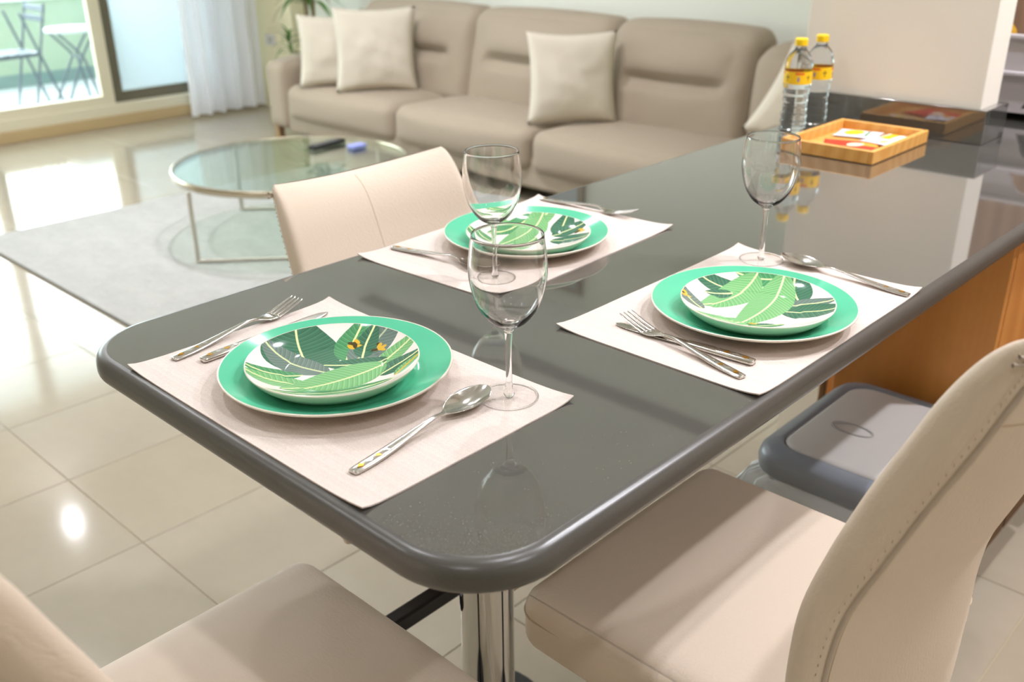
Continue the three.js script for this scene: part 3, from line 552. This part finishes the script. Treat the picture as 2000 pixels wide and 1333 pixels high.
// ---------------------------------------------------------------- living room: rug, coffee table, remote
{
  const pile = dataTex(256, (x, y) => { const v = 168 + 14 * (rnd() - .5) + 4 * per(x, y, 256, 9) + 4 * per(x, y, 256, 30, 2); return [v * 1.005, v, v * .965]; }, true, 1 / .5);
  const pileBump = dataTex(256, (x, y) => { const v = 128 + 120 * (rnd() - .5) + 40 * per(x, y, 256, 20, 5); return [v, v, v]; }, false, 1 / .25);
  const m = mesh('rug', metricUV(box(1.525, 3.7, 0, .016, -5.2, -2.75, .007, 2)), phys(0xffffff, 1, { map: pile, bumpMap: pileBump, bumpScale: .004, sheen: .3, sheenRoughness: .8 }), scene); tag(m, 'large cream rug under the glass coffee table', 'rug');
}
{
  const cx = 2.70, cz = -4.07, R = .58, Y = .368;
  const t = thing('coffee_table', 'round glass coffee table with thin metal frame on the rug', 'table', [cx, .016, cz]);
  mesh('glass_top', lathe([[0, Y - .008], [R - .012, Y - .008], [R - .012, Y], [0, Y]], 96), phys(0xe9f3ec, 0, { transmission: 1, thickness: 0, ior: 1.5 }), t);
  mesh('rim', lathe([[R - .012, Y - .03], [R, Y - .03], [R + .001, Y - .015], [R, Y + .002], [R - .012, Y + .002], [R - .0121, Y - .03]], 96), phys(0xc8bda8, 0.25, { metalness: 1 }), t);
  const metal = phys(0xc8c2b6, 0.3, { metalness: 1 });
  const foot = [[-.60, .045], [-.02, .565], [.568, -.03], [.02, -.565]];
  foot.forEach(([x, z], k) => { mesh('leg', box(x - .008, x + .008, 0, Y - .028, z - .008, z + .008, .002, 1), metal, t); });
  const A = foot;
  for (const k of [0, 2]) { const a = A[k], b = A[(k + 1) % 4]; mesh('floor_bar', bar([a[0], .009, a[1]], [b[0], .009, b[1]], .008), metal, t); }
  const sh = mesh('lower_shelf', lathe([[0, .14], [.34, .14], [.345, .146], [.34, .152], [0, .152]], 48), phys(0x6f9a86, 0.05, { transmission: .6, thickness: .01, ior: 1.5 }), t); sh.position.set(.28, 0, .08);
  mesh('shelf_post', merge(bar([.28, 0, .08], [.28, .14, .08], .02)), metal, t);
  const r = thing('remote_control', 'black remote control on the glass coffee table', 'remote', [3.02, .016 + Y, -4.21], .17);
  mesh('case', box(-.12, .12, 0, .022, -.026, .026, .008, 3), phys(0x1b1a1c, .4), r);
  for (let i = 0; i < 6; i++) for (let j = 0; j < 2; j++) mesh('button', box(-.09 + i * .03 - .006, -.09 + i * .03 + .006, .0215, .0245, -.012 + j * .024 - .005, -.012 + j * .024 + .005), std(j ? 0x8a8a90 : 0x55555c, .5), r);
  const w = mesh('tissue_packet', box(-.045, .045, 0, .02, -.03, .03, .006, 2), phys(0x8f97d8, .5), scene); w.position.set(3.10, .016 + Y, -4.06); tag(w, 'small violet packet beside the remote on the coffee table', 'packet');
}
// ---------------------------------------------------------------- sofa and cushions
{
  const t = thing('sofa', 'long taupe fabric sofa with three seats and tufted backs', 'sofa', [4.3, 0, -4.15]);
  const taupe = fabric(0xbcac97), legm = phys(0x9a7a55, .5);
  mesh('base', box(-.39, .40, .085, .27, -1.75, 1.87, .03, 3), taupe, t);
  for (const [x, z] of [[-.36, -1.9], [.34, -1.9], [-.33, .95], [-.36, 1.9], [.34, 1.9]]) mesh('leg', box(x - .025, x + .025, 0, .14, z - .025, z + .025, .006, 2), legm, t);
  mesh('armrest', puff(.84, .46, .235, .06, [.004, .015, .008], (o, s) => [o[0] + .005, o[1] + .36 + .03 * (s[0]), o[2] - 1.83], 16), taupe, t);
  mesh('armrest', puff(.84, .46, .235, .06, [.004, .015, .008], (o, s) => [o[0] + .005, o[1] + .36 + .03 * (s[0]), o[2] + 1.98], 16), taupe, t);
  const seatZ = [[-1.70, -.55], [-.55, .60], [.60, 1.86]], backZ = [[-1.52, -.38], [-.40, .70], [.70, 1.62]];
  for (const [a, b] of seatZ) mesh('seat_cushion', puff(.82, .24, b - a - .006, .07, [.03, .03, .0], (o) => [o[0] - .02, o[1] + .30, o[2] + (a + b) / 2], 18), taupe, t);
  for (const [a, b] of backZ) {
    const w = b - a;
    mesh('back_cushion', puff(.26, .60, w + .01, .09, [.05, .02, 0], (o, s) => {
      const front = s[0] < -.2 ? 1 : 0, edge = Math.max(0, 1 - Math.pow(Math.abs(s[2]) / .72, 8)), dy = o[1] - .02;
      let x = o[0] + front * edge * (.06 * Math.exp(-(dy * dy) / .0009) - .024 * Math.exp(-((dy - .12) ** 2) / .006)) + front * .006 * noise.noise(o[1] * 9, o[2] * 7, w);
      return [x + .225 + (o[1]) * .22, o[1] + .655, o[2] + (a + b) / 2];
    }, 34), taupe, t);
  }
  mesh('back_frame', box(.34, .44, .14, .86, -1.85, 2.05, .04, 3), taupe, t);
  mesh('corner_cushion', puff(.34, .52, .30, .09, [.03, .03, .02], (o) => [o[0] + .2 + o[1] * .1, o[1] + .63, o[2] + 1.80], 14), taupe, t);
}
{
  const ivory = fabric(0xf3e8d4);
  const list = [['ivory scatter cushion leaning on the left arm, behind another cushion', [4.03, .42, -5.47], .85, .48, 1.2, -.14], ['ivory scatter cushion at the left end of the sofa, in front of another', [4.09, .425, -5.09], .75, .54, 2.2, -.16], ['ivory scatter cushion with folded corner between the middle and right seats', [4.14, .425, -3.46], .78, .5, 3.4, -.2], ['ivory scatter cushion leaning at the right end of the sofa behind the bottles', [4.2, .45, -2.2], .9, .46, 4.1, -.25, -.5]];
  // local +z faces out; turn 0 would face +z, the sofa faces -x
  list.forEach(([label, pos, toward, s, k, lean, roll = 0]) => {
    const m = mesh('scatter_cushion', pillow(s, .17, .012, k), ivory, scene); m.position.set(...pos); m.rotation.order = 'YXZ'; m.rotation.y = -toward; m.rotation.x = lean; m.rotation.z = roll; tag(m, label, 'cushion', 'ivory scatter cushions on the sofa');
  });
}
// framed picture over the sofa, mirrored in the counter
{
  const t = thing('framed_picture', 'tall grey-blue framed picture on the wall over the sofa', 'picture', [X1, 2.2, -4.55]);
  const fr = phys(0x7b6a4c, .5);
  mesh('canvas', box(-.02, -.004, -.70, .70, -.62, .62), std(0xaab2b8, .8, { bumpMap: grainBump, bumpScale: .001 }), t);
  for (const s of [-1, 1]) { mesh('frame_rail', box(-.035, -.001, s > 0 ? .70 : -.74, s > 0 ? .74 : -.70, -.66, .66), fr, t); mesh('frame_stile', box(-.035, -.001, -.70, .70, s > 0 ? .62 : -.66, s > 0 ? .66 : -.62), fr, t); }
}
// ---------------------------------------------------------------- plant, curtain, socket
{
  const t = thing('potted_plant', 'tall potted plant with bare canes and narrow leaves behind the sofa arm', 'plant', [4.40, 0, -6.26]);
  mesh('pot', lathe([[0, 0], [.11, 0], [.12, .01], [.15, .30], [.155, .31], [.145, .31], [.14, .27], [0, .27]], 32), phys(0xd9d4c8, .5), t);
  mesh('soil', lathe([[0, .275], [.139, .27], [.139, .262], [0, .262]], 24), std(0x4a3a2a, 1), t);
  const cane = std(0x8a8060, .8), greens = [std(0x4f7d2c, .6), std(0x3f6a24, .6), std(0x628f3a, .6)];
  const canes = [[[0, .27, 0], [.01, .6, .0], [.0, .93, .01]], [[.03, .27, .03], [.035, .6, .035], [.05, 1.2, .05]], [[-.03, .27, .03], [-.02, .45, .02], [-.03, .565, -.2]]];
  canes.forEach((c, k) => mesh('cane', tube(c, k === 2 ? .01 : .016, 12, 8), cane, t));
  const leafGeo = [0, 1, 2].map((k) => { const L = .26 + .06 * k, rows = []; for (let i = 0; i <= 8; i++) { const s = i / 8, w = .017 * Math.sin(Math.PI * Math.min(1, .12 + s * .9)) + .001, x = L * (s - .18 * s * s), y = L * (.55 * s - .85 * s * s); rows.push([[x, y + .004, -w], [x, y, 0], [x, y + .004, w]]); } return loft(rows, { closed: false, capA: false, capB: false }); });
  for (let i = 0; i < 3; i++) { const [x, y, z] = canes[i][2]; const n = [30, 30, 20][i]; for (let k = 0; k < n; k++) { const m = mesh('leaf', leafGeo[k % 3], greens[(k + i) % 3], t); m.position.set(x, y - .04 + .12 * k / n, z); m.rotation.order = 'YZX'; m.rotation.y = k * 2.4; m.rotation.z = (i === 2 ? -.2 : -.15) + 1.2 * k / n; if (i === 2) m.scale.setScalar(.6); } }
}
{
  const rows = [], n = 120;
  for (let i = 0; i <= 26; i++) { const y = .03 + (2.6 - .03) * i / 26, row = []; for (let j = 0; j <= n; j++) { const u = j / n, f = u * Math.PI * 2 * 5.2 + .35 * Math.sin(y * 1.4 + u * 5); row.push([3.875 + .70 * u + .012 * Math.cos(2 * f), y, -7.235 + .055 * Math.sin(f) + .018 * Math.sin(f * 2.3 + 1) + .02 * (1 - u)]); } rows.push(row); }
  const t = thing('curtain', 'white sheer curtain gathered beside the balcony doors', 'curtain', [0, 0, 0]);
  mesh('cloth', loft(rows, { closed: false, capA: false, capB: false }), phys(0xfcfcff, .9, { transmission: .45, thickness: 0 }), t);
  mesh('rail', bar([.4, 2.62, -7.235], [4.62, 2.62, -7.235], .014, 12), satin, t);
  for (let k = 0; k < 8; k++) { const r = new THREE.TorusGeometry(.022, .003, 6, 18); r.rotateY(Math.PI / 2); r.translate(3.9 + k * .092, 2.612, -7.235); mesh('ring', r, satin, t); }
  for (const x of [.6, 4.58]) mesh('bracket', bar([x, 2.62, -7.235], [x, 2.62, Z0], .008), satin, t);
}
{
  const t = thing('wall_socket', 'white wall socket on the cream pier beside the curtain', 'socket', [4.66, .55, -7.15], -Math.PI / 2);
  mesh('plate', box(-.07, .07, -.045, .045, 0, .009, .004, 2), phys(0xdedcd6, .4), t); mesh('insert', box(-.03, .03, -.025, .025, .008, .011, .001, 1), phys(0xc2c0ba, .4), t);
}
// ---------------------------------------------------------------- balcony furniture
{
  const dk = phys(0x5b6470, .45), wh = phys(0xd6dade, .5), yf = -.02;
  const t = thing('bistro_table', 'small white bistro table with folding metal legs on the balcony', 'table', [3.76, yf, -8.85]);
  mesh('table_top', lathe([[0, .60], [.22, .60], [.228, .604], [.23, .615], [.226, .626], [.22, .63], [0, .63]], 40), wh, t);
  for (const s of [-1, 1]) mesh('leg', tube([[-.17, .60, s * .1], [.0, .40, s * .1], [-.02, .34, s * .1], [-.19, .01, s * .12]], .011, 24, 8), dk, t);
  for (const s of [-1, 1]) mesh('leg', tube([[.17, .60, s * .07], [.03, .40, s * .07], [.04, .34, s * .07], [.10, .01, s * .1]], .011, 24, 8), dk, t);
  mesh('cross_bar', bar([0, .385, -.1], [0, .385, .1], .008), dk, t);
  const c = thing('folding_chair', 'dark metal folding chair on the balcony left of the bistro table', 'chair', [3.2, yf, -8.8]);
  for (const s of [-1, 1]) { mesh('leg', bar([.26, .86, s * .19], [.04, .01, s * .19], .011), dk, c); mesh('leg', bar([.06, .80, s * .17], [.30, .01, s * .17], .011), dk, c); mesh('seat_rail', bar([-.24, .45, s * .18], [.16, .46, s * .18], .011), dk, c); }
  for (let k = 0; k < 5; k++) mesh('seat_slat', box(-.24 + k * .085, -.175 + k * .085, .465, .48, -.2, .2, .003, 1), dk, c);
  for (const y of [.74, .82]) mesh('back_slat', box(.225 + (y - .74) * .25, .24 + (y - .74) * .25, y - .025, y + .025, -.2, .2, .003, 1), dk, c);
}

renderer.render(scene, camera);
